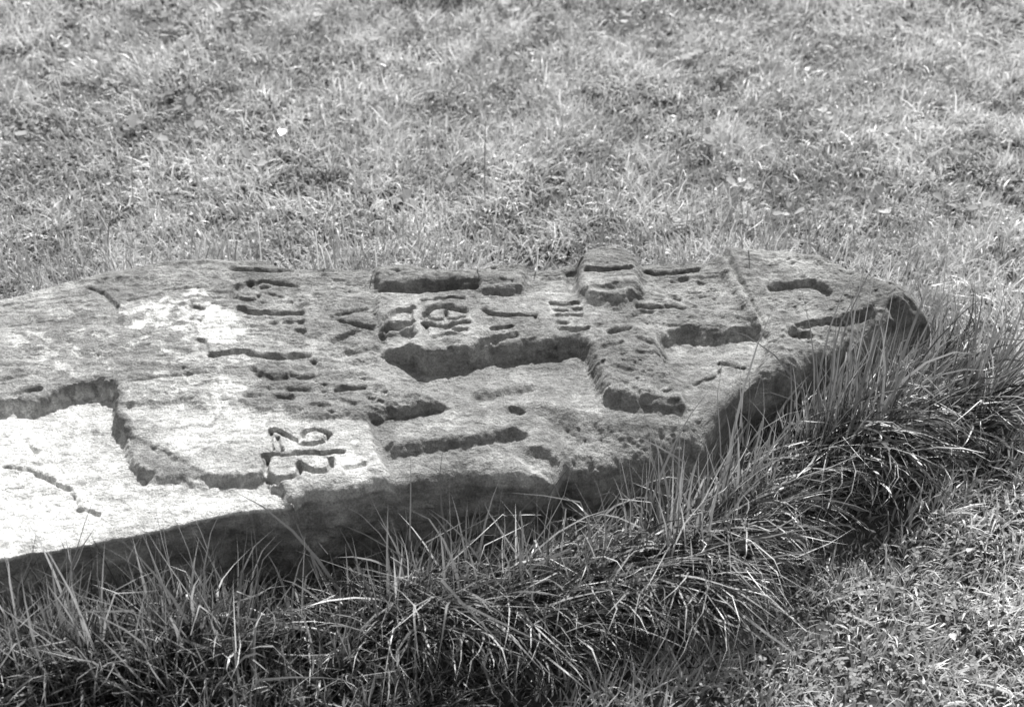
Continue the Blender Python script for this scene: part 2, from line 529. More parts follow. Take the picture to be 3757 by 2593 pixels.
# centuries of weather: crests worn round, arrises softened
crest = ledge[4:] + blockedge[2:]
for line, wd, dp in ((ground_pt(crest, H0), 0.026, 0.0045), (ground_pt(low_top[:20], H0), 0.012, 0.003), (ground_pt(E((832, 208), (960, 163), (1150, 140), (1330, 98)), H0), 0.020, 0.005)):
    dc = seg_dist(X, Y, line)
    Z -= dp * (1 - sstep(0, wd, dc)) * (1 - np.maximum(mfr, mlow)) * (1 - 0.5 * mst) * (1 + 1.2 * noise(X * 25, Y * 25, 79))
for _ in range(3):
    Zp = np.pad(Z, 1, mode='edge')
    Zs = (Zp[:-2, 1:-1] + 2 * Zp[1:-1, 1:-1] + Zp[2:, 1:-1]) / 4
    Zp = np.pad(Zs, 1, mode='edge')
    Z = (Zp[1:-1, :-2] + 2 * Zp[1:-1, 1:-1] + Zp[1:-1, 2:]) / 4

groove(D((1003, 70), (1040, 140), (1072, 195), (1152, 285), (1228, 430)), 0.0075, 0.016, 0.0)
ridge(D((960, 80), (1005, 150), (1040, 205), (1118, 298), (1195, 425)), 0.0055, 0.026, 0.0)
groove(D((1440, 452), (1560, 412), (1720, 392), (1820, 372)), 0.008, 0.014)

# --- carved letters and figures
W1 = 0.013


def glyph(name, label, strokes, lev=0.0):
    pid = part(name, label)
    for s in strokes:
        pts, dp, w = s
        groove(pts, dp * (1.35 if lev > 0 else 1.12), w * 1.22, lev, pid, smooth=2 if len(pts) > 2 else 0)


glyph('carved_letter', 'shallow carved stroke nearest the far edge', [(B((235, 240), (300, 252), (460, 262), (620, 265), (725, 248)), 0.009, 0.013)])
glyph('carved_letter', 'curling carved letter', [
    (B((235, 470), (245, 430), (290, 390), (385, 350)), 0.008, 0.013), (B((385, 350), (400, 400), (455, 340), (520, 350), (650, 362)), 0.009, 0.012),
    (B((250, 455), (290, 485), (360, 500), (440, 490), (450, 460)), 0.006, 0.009), (B((480, 400), (620, 375), (780, 390)), 0.005, 0.009), (B((520, 445), (650, 485)), 0.004, 0.009)])
glyph('carved_letter', 'carved upright letter with short serifs', [
    (B((290, 572), (340, 580), (400, 612), (600, 608), (700, 618), (815, 620)), 0.010, 0.013), (B((790, 565), (845, 552)), 0.006, 0.012), (B((540, 700), (610, 700)), 0.005, 0.009), (B((670, 700), (820, 695)), 0.005, 0.009), (B((780, 760), (835, 772)), 0.006, 0.011)])
glyph('carved_letter', 'carved zigzag letter', [
    (B((1075, 642), (1200, 605), (1345, 578)), 0.007, 0.011), (B((1140, 676), (1260, 705), (1400, 738)), 0.007, 0.011), (B((1075, 835), (1190, 790), (1290, 750)), 0.008, 0.012),
    (B((1075, 955), (1110, 970), (1200, 925), (1300, 910), (1460, 890)), 0.007, 0.014), (B((1090, 860), (1180, 850), (1250, 880)), 0.004, 0.011)])
glyph('carved_letter', 'long carved stroke with a serif', [
    (B((45, 972), (120, 968), (220, 950), (330, 942), (420, 972), (600, 985), (740, 970), (865, 955)), 0.010, 0.013)])
glyph('carved_letter', 'carved bowl shaped letter', [
    (B((735, 1110), (780, 1135), (860, 1140), (930, 1122), (950, 1085), (935, 1030), (905, 1005)), 0.007, 0.010), (B((400, 1080), (440, 1120), (560, 1150), (690, 1135)), 0.007, 0.014)])
glyph('carved_numeral', 'carved numeral 2', [
    (K((718, 1062), (670, 1042), (610, 1040), (565, 1058), (552, 1090)), 0.010, 0.0078), (K((700, 1068), (692, 1092), (655, 1114), (600, 1122), (540, 1110), (485, 1080), (430, 1046), (388, 1042)), 0.012, 0.0082),
    (K((388, 1042), (382, 1095), (390, 1152)), 0.009, 0.0085), (K((425, 1085), (428, 1120), (450, 1152)), 0.008, 0.0075)], -0.006)
glyph('carved_numeral', 'carved figure with two round bowls', [
    (K((345, 1185), (450, 1178), (570, 1165), (660, 1172), (785, 1162)), 0.012, 0.0090),
    (K((372, 1190), (352, 1240), (378, 1292), (440, 1312), (520, 1298), (552, 1262), (540, 1225)), 0.013, 0.0092),
    (K((560, 1240), (600, 1262), (670, 1270), (722, 1250), (720, 1205)), 0.013, 0.0095), (K((800, 1250), (860, 1242), (905, 1230)), 0.008, 0.008)], -0.006)
glyph('carved_numeral', 'rounded carved numeral on the raised panel', [
    (C((700, 640), (705, 600), (750, 560), (830, 548), (930, 565), (1035, 592)), 0.012, 0.015), (C((705, 620), (740, 650), (800, 664), (870, 660)), 0.006, 0.008), (C((880, 600), (882, 665)), 0.008, 0.008), (C((880, 663), (960, 665), (1030, 645)), 0.006, 0.008)], 0.011)
glyph('carved_numeral', 'small looped carved numeral on the raised panel', [
    (C((700, 690), (760, 700), (830, 722), (900, 740), (925, 712), (980, 692), (1055, 688)), 0.008, 0.011), (C((925, 740), (980, 764), (1050, 750)), 0.006, 0.009), (C((712, 700), (716, 780)), 0.007, 0.010)], 0.011)
glyph('carved_letter', 'angular carved letter at the panel end', [
    (C((370, 655), (440, 590), (520, 578), (605, 572)), 0.007, 0.012), (C((582, 600), (580, 645)), 0.007, 0.010), (C((395, 705), (500, 695), (592, 690)), 0.009, 0.013), (C((345, 745), (395, 700)), 0.007, 0.012)], 0.011)
glyph('carved_letter', 'long barred letter on the panel', [
    (C((1205, 585), (1255, 618), (1400, 622), (1500, 615), (1620, 598)), 0.009, 0.011), (C((1260, 738), (1340, 728), (1425, 708)), 0.006, 0.009), (C((1275, 797), (1360, 795), (1470, 768)), 0.006, 0.010), (C((1640, 620), (1650, 690)), 0.004, 0.009)], 0.011)
glyph('carved_letter', 'row of short carved strokes on the panel', [
    (C((1765, 510), (1850, 518), (1980, 500)), 0.007, 0.010), (C((1800, 572), (1890, 570)), 0.004, 0.009), (C((1960, 562), (2015, 552)), 0.005, 0.010), (C((1780, 625), (1840, 608), (2010, 605)), 0.005, 0.009), (C((1815, 672), (1890, 676)), 0.004, 0.009), (C((1840, 722), (1950, 728), (2065, 708)), 0.007, 0.010)], 0.006)
glyph('carved_letter', 'straight carved stroke on the rounded lobe', [(D((235, 195), (310, 202), (400, 192), (475, 186)), 0.010, 0.011), (D((275, 290), (340, 300), (440, 285), (510, 283)), 0.005, 0.014)], 0.010)
glyph('carved_letter', 'straight carved stroke beside the lobe', [(D((570, 170), (600, 185), (720, 182), (860, 168)), 0.010, 0.011), (D((720, 222), (800, 212)), 0.005, 0.010)])
glyph('carved_letter', 'forked carved stroke near the block edge', [(D((520, 372), (640, 376), (730, 362), (760, 378), (850, 362)), 0.007, 0.011), (D((735, 312), (755, 318)), 0.006, 0.013), (D((480, 440), (505, 410), (600, 398)), 0.006, 0.012)])
# loose scratches, cracks and bedding breaks
for pts, dp, w, lv in (
        (A((600, 320), (680, 350), (740, 400), (795, 450)), 0.007, 0.012, 0), (A((790, 440), (795, 560)), 0.003, 0.008, 0), (A((0, 602), (150, 575), (300, 552)), 0.003, 0.007, 0),
        (A((0, 440), (300, 400), (600, 368)), 0.003, 0.008, 0), (A((100, 1035), (180, 1010), (260, 1000)), 0.008, 0.016, 0), (A((0, 950), (250, 905)), 0.004, 0.010, 0),
        (A((880, 972), (1150, 930), (1420, 908)), 0.004, 0.007, 0), (A((900, 672), (1080, 622), (1260, 592)), 0.003, 0.007, 0), (A((1200, 530), (1360, 550)), 0.004, 0.009, 0), (A((860, 410), (1000, 390), (1100, 360)), 0.003, 0.007, 0),
        (A((1310, 455), (1380, 460)), 0.006, 0.012, 0), (A((1340, 685), (1400, 700), (1400, 760)), 0.006, 0.012, 0), (A((1100, 340), (1400, 325)), 0.003, 0.006, 0),
        (B((600, 1290), (720, 1300)), 0.008, 0.016, 0), (B((340, 1290), (450, 1290)), 0.006, 0.016, 0), (B((1100, 1250), (1210, 1245), (1335, 1228)), 0.007, 0.012, 0), (B((1170, 1335), (1240, 1370)), 0.006, 0.014, 0), (B((700, 1230), (860, 1240)), 0.006, 0.014, 0),
        (B((900, 1370), (1050, 1378)), 0.005, 0.012, 0), (B((920, 455), (990, 460)), 0.005, 0.010, 0), (B((1090, 345), (1170, 345)), 0.004, 0.009, 0),
        (C((680, 498), (850, 485), (1030, 490)), 0.006, 0.009, 0.011), (C((770, 850), (860, 820), (1000, 815)), 0.006, 0.010, 0.004),
        (D((990, 688), (1050, 688), (1125, 708)), 0.007, 0.010, -0.025), (D((850, 806), (920, 775), (985, 745), (988, 720)), 0.007, 0.010, -0.022),
        (D((370, 520), (470, 492)), 0.010, 0.018, 0), (D((530, 560), (650, 600)), 0.006, 0.014, 0), (D((330, 600), (430, 590)), 0.005, 0.012, 0), (D((520, 650), (640, 660)), 0.006, 0.012, -.006), (D((380, 720), (480, 750)), 0.005, 0.012, -.006)):
    groove(pts, dp, w, lv)
# crack across the lower bed
for pts, dp, w in ((F((20, 35), (150, 42), (165, 68), (230, 90), (300, 118), (360, 140)), 0.006, 0.009), (F((362, 165), (380, 200), (390, 235)), 0.006, 0.009), (F((390, 240), (440, 245), (490, 272)), 0.007, 0.010),
                   (F((0, 150), (130, 134)), 0.004, 0.005), (F((590, 205), (650, 225)), 0.002, 0.005), (F((870, 215), (950, 212)), 0.002, 0.005), (A((190, 1385), (205, 1425), (262, 1462)), 0.008, 0.012), (A((320, 1480), (400, 1490)), 0.002, 0.008)):
    groove(pts, dp, w, -DROP, sharp=False, smooth=1)
Z += 0.003 * mask(F((150, 45), (290, 110), (360, 145), (390, 240), (490, 272), (470, 400), (0, 480), (-100, 100)), -DROP, 0.003) * -1
# raised fillets between letters
for pts, h, w in ((B((838, 570), (850, 700), (852, 850)), 0.0035, 0.011), (B((930, 1010), (965, 1110)), 0.003, 0.009), (C((605, 540), (620, 680), (625, 790)), 0.004, 0.012), (B((630, 660), (635, 760)), 0.002, 0.009), (B((325, 960), (320, 1040)), 0.003, 0.010)):
    ridge(pts, h, w, 0.003)

# --- tone: bleached and lichened areas of the stone itself, and roughness zones
def tone(px, v, soft, lev=0.0, amt=1.0):
    global TONE
    m_ = mask(px, lev, soft) * amt
    TONE = TONE * (1 - m_) + v * m_
    return m_


mott = fbm(X * 60, Y * 75, 91, 4, 0.65)
big = fbm(X * 9, Y * 12, 92, 4, 0.55)
leftk = sstep(*ground_pt([(1250, 1296), (300, 1296)], H0)[:, 0], X)
TONE += 0.02 * leftk
mup = tone(A((400, 500), (800, 470), (860, 430), (1050, 400), (1300, 340), (1500, 380), (1600, 520), (1700, 640), (1620, 760), (1720, 900), (1800, 1000), (1700, 1090), (1500, 1140), (800, 980), (560, 950), (300, 900), (100, 850), (0, 760), (150, 600)), 0.32, 0.03)
tone(A((850, 430), (1060, 400), (1320, 345), (1500, 390), (1590, 520), (1640, 640), (1580, 710), (1400, 690), (1350, 620), (1100, 620), (900, 590)), 0.86, 0.012, 0, np.clip(0.55 + 2.2 * mott + big, 0, 1))
tone(mid, 0.62, 0.006)
tone(A((820, 980), (1100, 950), (1500, 920), (1750, 960), (1650, 1040), (1500, 1130), (1240, 1080), (870, 1110)), 0.56, 0.008)
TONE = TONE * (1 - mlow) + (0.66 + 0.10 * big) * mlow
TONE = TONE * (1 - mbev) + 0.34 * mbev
TONE = np.where((mfr > 0.5) & (mlow < 0.5), TONE * 1.12, TONE)
tone(panel, 0.37, 0.02)
tone(C((440, 480), (640, 480), (1050, 680), (1200, 760), (1180, 870), (600, 850), (420, 700)), 0.52, 0.02)
tone(E((1300, 205), (1860, 200), (1900, 250), (1500, 300), (1300, 300)), 0.40, 0.02, -0.02)
mrg = mask(B((330, 1000), (700, 1000), (1250, 1050), (1650, 1210), (2000, 1310), (1550, 1420), (1370, 1480), (760, 1465), (680, 1420), (640, 1335), (300, 1330), (420, 1200)), 0.0, 0.01)
ROUGH = np.maximum(ROUGH, mrg * 1.0)
ROUGH = np.maximum(ROUGH, 0.9 * mask(C((400, 780), (700, 800), (1100, 820), (1250, 860), (1000, 960), (760, 990), (560, 920), (420, 900)), 0, 0.01))
ROUGH = np.maximum(ROUGH, 0.6 * mh)
ROUGH *= 1 - 0.5 * mpan
spot = sstep(0.20, 0.34, mott + 0.35 * big)
TONE = TONE * (1 + spot * (0.30 + 0.5 * mup))
TONE *= 1 + 0.42 * big
TONE *= 1 - 0.35 * sstep(0.25, 0.5, fbm(X * 70 + 9, Y * 110, 95, 3))
TONE = np.clip(TONE * (0.86 + 0.10 * leftk), 0.12, 0.84)

# laminae and grain relief, calmer round the carving
ROUGH *= 1 - 0.8 * CARVE
LAMW *= 1 - 0.5 * CARVE
Z += LAMW * 0.0034 * lam * (1 - 0.6 * mpan) * (1 - 0.5 * mh)
step = (np.floor(lam * 5 + 0.25 * noise(X * 30, Y * 30, 55)) / 5)
Z += LAMW * 0.003 * step * (1 - 0.7 * mpan) * (1 - mh) * (1 - mst)
Z += ROUGH * (0.0050 * fbm(X * 52, Y * 70, 51, 5, 0.62)) + 0.0019 * fbm(X * 170, Y * 190, 53, 2)
# small pits
Z -= (0.0035 * ROUGH) * sstep(0.26, 0.4, noise(X * 120, Y * 120, 57))

# --- rounded perimeter
db, df = Y * 0, Y * 0
db, df = yb_[None] - Y, Y - yf_[None]
de = np.maximum(XR + 0.004 - X, 0)
shy = mlow
nose = sstep(0.30, 0.58, X)
er = 0.034 + 0.014 * fbm(X * 8, Y * 0, 65, 4) + 0.030 * nose
Z -= (0.025 - 0.022 * mlow + 0.014 * nose) * (1 - np.sqrt(np.clip(1 - (1 - np.clip(df / (er * (1 - 0.6 * mlow)), 0, 1)) ** 2, 0, 1)))
Z -= 0.020 * (1 - np.sqrt(np.clip(1 - (1 - np.clip(db / 0.03, 0, 1)) ** 2, 0, 1)))
Z -= 0.032 * (1 - np.sqrt(np.clip(1 - (1 - np.clip(de / 0.05, 0, 1)) ** 2, 0, 1)))
ZT = H0 + Z

# broken faces crumble sideways
gy_ = np.gradient(ZT, axis=0) / (np.gradient(Y, axis=0) - 1e-6)
gx_ = np.gradient(ZT, axis=1) / np.maximum(np.gradient(X, axis=1), 1e-6)
steep = sstep(0.7, 2.0, np.hypot(gx_, gy_)) * (df > 0.02) * (db > 0.02)
X = X + steep * 0.0018 * fbm(X * 70 + ZT * 160, ZT * 150, 141, 3)
Y = Y + steep * 0.0060 * fbm(X * 70, ZT * 190 + Y * 30, 143, 3)

# sides: rows hung from the back and front edges
def side(xe, ye, ze, n, sgn, seed):
    rows = []
    for k in range(1, n + 1):
        f = k / n
        z = ze * (1 - f) + (-0.05) * f
        bulge = 0.012 * math.sin(min(f * 2.2, 1.57)) + 0.010 * f
        yy = ye + sgn * (bulge + 0.016 * fbm(xe * 13, z * 22, seed, 5, 0.6) * min(1, f * 5) + 0.006 * fbm(xe * 80, z * 90, seed + 3, 3) * min(1, f * 6) + 0.010 * fbm(xe * 5 + 3, z * 70, seed + 7, 3) * min(1, f * 5))
        rows.append((xe, yy, z))
    return rows


bk = side(xs, yb_, ZT[0], NB, 1, 101)[::-1]
fr_ = side(xs, yf_, ZT[-1], NF, -1, 111)
RX = np.vstack([np.stack([r[0] for r in bk]), X, np.stack([r[0] for r in fr_])])
RY = np.vstack([np.stack([r[1] for r in bk]), Y, np.stack([r[1] for r in fr_])])
RZ = np.vstack([np.stack([r[2] for r in bk]), ZT, np.stack([r[2] for r in fr_])])
fx_, fz_ = RX[-NF:], RZ[-NF:]
ftone = 0.31 + 0.26 * fbm(fx_ * 16, fz_ * 30, 121, 5, 0.65) + 0.10 * fbm(fx_ * 4, fz_ * 90, 123, 3)
RT = np.vstack([np.full((NB, len(xs)), 0.3), TONE, np.clip(ftone, 0.14, 0.6)])
P_SIDE = part('edge_face', 'rough shaded edge face of the slab')
P_BED = part('exposed_bed', 'smooth pale lower bed where the upper layer split away')
P_BEV = part('broken_bevel', 'grey slanting break beside the pale bed')
PART[(mlow > 0.5)] = P_BED
PART[(mbev > 0.5) & (mlow < 0.6)] = P_BEV
RP = np.vstack([np.full((NB, len(xs)), P_SIDE), PART, np.full((NF, len(xs)), P_SIDE)])
# narrow end: extra columns that fall to the ground
ncol = len(xs)
ex, ey, ez = RX[:, -1:], RY[:, -1:], RZ[:, -1:]
cx, cy, cz = [], [], []
cyc = 0.5 * (yb_[-1] + yf_[-1])
for k in range(1, NE + 1):
    f = k / NE
    z = np.minimum(ez, ez.max() * (1 - f) - 0.05 * f)
    hw = np.clip(1 - ((ey - cyc) / (np.abs(ey - cyc).max() + 1e-6)) ** 2, 0, 1)
    cx.append(ex + 0.020 * hw * math.sin(min(1.57, f * 2.5)) + 0.012 * fbm(ey * 20, z * 20, 131, 4) * hw)
    cy.append(ey); cz.append(z)
RX = np.hstack([RX] + cx); RY = np.hstack([RY] + cy); RZ = np.hstack([RZ] + cz)
RT = np.hstack([RT, np.full((RT.shape[0], NE), 0.3)]); RP = np.hstack([RP, np.full((RP.shape[0], NE), P_SIDE)])
# broken end on the left, outside the picture
lx = RX[:, :1] - 0.02; RX = np.hstack([lx, RX]); RY = np.hstack([RY[:, :1], RY]); RZ = np.hstack([np.full_like(lx, -0.05), RZ])
RT = np.hstack([RT[:, :1], RT]); RP = np.hstack([np.full((RP.shape[0], 1), P_SIDE), RP])

R_, C_ = RX.shape
base_loc = np.array([0.0, 0.35, 0.0])
VV = np.stack([RX, RY, RZ], 2).reshape(-1, 3) - base_loc
idx = (np.arange(R_ - 1)[:, None] * C_ + np.arange(C_ - 1)[None])
quads = np.stack([idx, idx + C_, idx + C_ + 1, idx + 1], 2).reshape(-1, 4)
qp = RP[:-1, :-1].ravel()
stone = bpy.data.objects.new('fallen_headstone', None)
stone.location = base_loc
stone.empty_display_size = 0.1
COL.objects.link(stone)
stone['label'] = 'weathered carved stone slab lying flat in the grass'
stone['category'] = 'gravestone'
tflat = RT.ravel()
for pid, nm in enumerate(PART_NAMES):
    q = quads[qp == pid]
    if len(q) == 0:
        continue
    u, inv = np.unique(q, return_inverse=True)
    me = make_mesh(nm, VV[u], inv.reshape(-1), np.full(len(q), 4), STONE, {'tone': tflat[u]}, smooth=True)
    o = link(nm, me, stone)
    if PART_LABEL[pid]:
        o['label'] = PART_LABEL[pid]


def over_stone(x, y, pad=0.0):
    return (x > XL - 0.03 - pad) & (x < XR + 0.02 + pad) & (y > yfront(x) - 0.02 - pad) & (y < yback(x) + 0.02 + pad)


# ------------------------------------------------------------------ grass builders
def blades(bx, by, bz, ang, L, lean, curl, w, tn, segs, floor=0.004, wob=0.0, kink=0.0):
    n = len(bx)
    T = (np.arange(segs + 1)) / segs
    th = lean[:, None] + curl[:, None] * (T[None, :-1] + 0.5 / segs) ** 1.3
    if kink:
        kk = np.where(rng.random(n) < kink, rng.normal(0.8, 0.8, n), 0.0)
        th = th + kk[:, None] * (T[None, :-1] > rng.uniform(0.3, 0.8, (n, 1)))
    ds = (L / segs)[:, None]
    h = np.concatenate([np.zeros((n, 1)), np.cumsum(np.sin(th) * ds, 1)], 1)
    v = np.concatenate([np.zeros((n, 1)), np.cumsum(np.cos(th) * ds, 1)], 1)
    a = ang[:, None] + wob * (T[None] ** 2) * rng.normal(0, 1, (n, 1))
    cx = bx[:, None] + h * np.cos(a)
    cy = by[:, None] + h * np.sin(a)
    cz = np.maximum(bz[:, None] + v, bz[:, None] + floor * (T[None] + rng.random((n, 1)) * T[None]))
    cz[:, 0] = bz - 0.006
    tw = rng.normal(0, 0.55, n)
    # width vector: level, across the lean, twisted towards the blade's own normal
    sx, sy = -np.sin(ang) * np.cos(tw), np.cos(ang) * np.cos(tw)
    szv = np.sin(tw)
    wt = w[:, None] * 0.5 * (1 - T[None] ** 2.2) * (0.65 + 0.7 * np.minimum(T[None] * 3, 1) * 0.5)
    V = np.empty((n, 2 * segs + 1, 3))
    for k in range(segs):
        V[:, 2 * k, 0] = cx[:, k] - sx * wt[:, k]; V[:, 2 * k, 1] = cy[:, k] - sy * wt[:, k]; V[:, 2 * k, 2] = cz[:, k] - szv * wt[:, k]
        V[:, 2 * k + 1, 0] = cx[:, k] + sx * wt[:, k]; V[:, 2 * k + 1, 1] = cy[:, k] + sy * wt[:, k]; V[:, 2 * k + 1, 2] = cz[:, k] + szv * wt[:, k]
    V[:, -1, 0] = cx[:, -1]; V[:, -1, 1] = cy[:, -1]; V[:, -1, 2] = cz[:, -1]
    tt = np.repeat(tn[:, None], 2 * segs + 1, 1)
    return V, tt


def blade_mesh(name, V, tt, segs, mat):
    n, k, _ = V.shape
    off = np.arange(n)[:, None] * k
    q = []
    for s in range(segs - 1):
        q.append(np.concatenate([off + 2 * s, off + 2 * s + 1, off + 2 * s + 3, off + 2 * s + 2], 1))
    tri = np.concatenate([off + 2 * segs - 2, off + 2 * segs - 1, off + 2 * segs], 1)
    flat = np.concatenate([np.concatenate(q, 0).ravel() if q else np.zeros(0, int), tri.ravel()])
    sizes = np.concatenate([np.full(n * (segs - 1), 4), np.full(n, 3)])
    return make_mesh(name, V.reshape(-1, 3), flat, sizes, mat, {'tone': tt.ravel()}, smooth=True)


def hits_stone(V, zmax=0.165):
    x, y, z = V[..., 0], V[..., 1], V[..., 2]
    return (over_stone(x, y, -0.012) & (z < zmax)).any(1)


# frame footprint on the ground, with a margin for other viewpoints
def in_view(x, y, m):
    c = np.array(ground_pt([(-m, -m * 0.6), (3757 + m, -m * 0.6), (3757 + m, 2593 + m), (-m, 2593 + m)], 0.0))
    return inside(x, y, c)


# zone of long grass along the near side of the slab
zone_px = P((-260, 1330), (350, 1345), (640, 1400), (900, 1310), (1150, 1230), (1420, 1140), (1650, 1030), (1850, 930), (2000, 870), (2090, 850), (2180, 900), (2230, 960), (2200, 1040),
            (2050, 1120), (1880, 1200), (1740, 1290), (1560, 1400), (1380, 1460), (1150, 1530), (960, 1640), (600, 1760), (-400, 1800))
zone = ground_pt(zone_px, 0.0)


def lawn(x0, x1, y0, y1, count, big_):
    x = rng.uniform(x0, x1, count); y = rng.uniform(y0, y1, count)
    keep = ~over_stone(x, y, 0.005)
    if big_:
        keep &= ~in_view(x, y, 260)
    else:
        keep &= in_view(x, y, 330)
    dz = np.where(inside(x, y, zone), 0.0, seg_dist(x, y, zone, True))
    keep &= rng.random(count) < np.where(dz > 0, 0.30, 0.05) + 0.95 * sstep(0.02, 0.12, dz + 0.05 * fbm(x * 9, y * 9, 203, 2))
    cl = fbm(x * 11, y * 11, 201, 4, 0.6)
    hole = sstep(-0.45, -0.05, fbm(x * 13 + 5, y * 13, 205, 3))
    keep &= rng.random(count) < (0.25 + 0.75 * hole)
    x, y, cl = x[keep], y[keep], cl[keep]
    n = len(x)
    L = rng.gamma(9, 0.0037, n) * (1 + 0.9 * cl)
    near = np.exp(-np.maximum(y - yback(x), 0) / 0.07) * (y > 0.2)
    L *= 1 + 0.35 * near * rng.random(n)
    L = np.clip(L, 0.015, 0.10) * (1.25 if big_ else 1)
    flow = 6.283 * fbm(x * 3.3, y * 3.3, 207, 2)
    ang = flow + rng.normal(0, 1.5, n)
    lean = np.abs(rng.normal(0.65, 0.42, n))
    curl = rng.normal(0.7, 0.5, n)
    w = rng.uniform(0.0020, 0.0048, n) * (1.6 if big_ else 1)
    tn = np.clip(rng.normal(0.335, 0.045, n) * (1 + 0.5 * cl + 0.25 * fbm(x * 5, y * 5, 209, 3)), 0.10, 0.6)
    dry = rng.random(n) < 0.015
    tn = np.where(dry, rng.uniform(0.5, 0.8, n), tn)
    V, tt = blades(x, y, ground_z(x, y), ang, L, lean, curl, w, tn, 2 if big_ else 3)
    return V, tt


V, tt = lawn(-1.9, 1.9, -1.2, 3.2, 560000, False)
ok = ~hits_stone(V, 0.15)
link('lawn_grass', blade_mesh('lawn_grass', V[ok], tt[ok], 3, LAWN), kind='stuff', label='short matted lawn grass around the stone slab', category='grass')
n_lawn = ok.sum()
V, tt = lawn(-3.2, 3.2, -1.6, 4.6, 150000, True)
ok = ~hits_stone(V, 0.15)
link('outer_lawn_grass', blade_mesh('outer_lawn_grass', V[ok], tt[ok], 2, LAWN), kind='stuff', label='mown lawn grass farther out around the slab', category='grass')


# clover and small broad weeds
def leaves(x, y, z, r, ang, tilt, tn):
    n = len(x)
    prof = np.array([(0, 0), (0.45, -0.42), (0.95, -0.40), (1.15, 0), (0.95, 0.40), (0.45, 0.42)])
    V = np.empty((n, 6, 3))
    fold = rng.uniform(0.1, 0.5, n)
    for k, (u, v) in enumerate(prof):
        px_ = u * r; py_ = v * r
        up = px_ * np.sin(tilt) + np.abs(py_) * fold
        hx = px_ * np.cos(tilt)
        V[:, k, 0] = x + hx * np.cos(ang) - py_ * np.sin(ang)
        V[:, k, 1] = y + hx * np.sin(ang) + py_ * np.cos(ang)
        V[:, k, 2] = z + up
    return V, np.repeat(tn[:, None], 6, 1)


def leaf_mesh(name, V, tt, mat):
    n = len(V)
    off = np.arange(n)[:, None] * 6
    f = np.concatenate([off + 0, off + 1, off + 2, off + 3], 1)
    g = np.concatenate([off + 0, off + 3, off + 4, off + 5], 1)
    return make_mesh(name, V.reshape(-1, 3), np.concatenate([f, g]).ravel(), np.full(2 * n, 4), mat, {'tone': tt.ravel()}, smooth=True)


nc = 34000
x = rng.uniform(-1.9, 1.9, nc); y = rng.uniform(-1.2, 3.2, nc)
dens = sstep(-0.05, 0.3, fbm(x * 4.5, y * 4.5, 301, 3))
keep = in_view(x, y, 330) & ~over_stone(x, y, 0.02) & (rng.random(nc) < 0.12 + 0.88 * dens) & ~inside(x, y, zone) & (seg_dist(x, y, zone, True) > 0.07)
x, y = x[keep], y[keep]
n = len(x)
a0 = rng.uniform(0, 6.283, n)
zz = ground_z(x, y) + rng.uniform(0.008, 0.034, n)
rr = rng.uniform(0.0035, 0.0075, n)
tn0 = np.clip(rng.normal(0.26, 0.05, n), 0.13, 0.42)
LV, LT = [], []
for k in range(3):
    v_, t_ = leaves(x, y, zz, rr, a0 + k * 2.094 + rng.normal(0, 0.2, n), rng.normal(0.15, 0.35, n), tn0)
    LV.append(v_); LT.append(t_)
link('clover', leaf_mesh('clover', np.concatenate(LV), np.concatenate(LT), CLOVER), kind='stuff', label='small clover and weed leaves in the lawn', category='clover')

# broad-leaved weeds: loose rosettes
nw = 1800
x = rng.uniform(-1.9, 1.9, nw); y = rng.uniform(-1.2, 3.2, nw)
dens = sstep(-0.1, 0.35, fbm(x * 2.6 + 7, y * 2.6, 311, 3))
keep = in_view(x, y, 330) & ~over_stone(x, y, 0.05) & (rng.random(nw) < 0.10 + 0.9 * dens) & (y > 0.6)
x, y = x[keep], y[keep]
n = len(x)
LV, LT = [], []
tn0 = np.clip(rng.normal(0.30, 0.07, n), 0.13, 0.5)
a0 = rng.uniform(0, 6.283, n)
for k in range(6):
    m_ = rng.random(n) < 0.75
    rr = rng.uniform(0.012, 0.026, n)
    aa = a0 + k * 1.05 + rng.normal(0, 0.3, n)
    of = rng.uniform(0.002, 0.012, n)
    v_, t_ = leaves(x + of * np.cos(aa), y + of * np.sin(aa), ground_z(x, y) + rng.uniform(0.010, 0.038, n), rr, aa, rng.normal(0.25, 0.4, n), tn0 * rng.uniform(0.8, 1.2, n))
    LV.append(v_[m_]); LT.append(t_[m_])
link('broad_leaved_weeds', leaf_mesh('broad_leaved_weeds', np.concatenate(LV), np.concatenate(LT), CLOVER), kind='stuff', label='low broad leaved weeds scattered in the lawn', category='weeds')

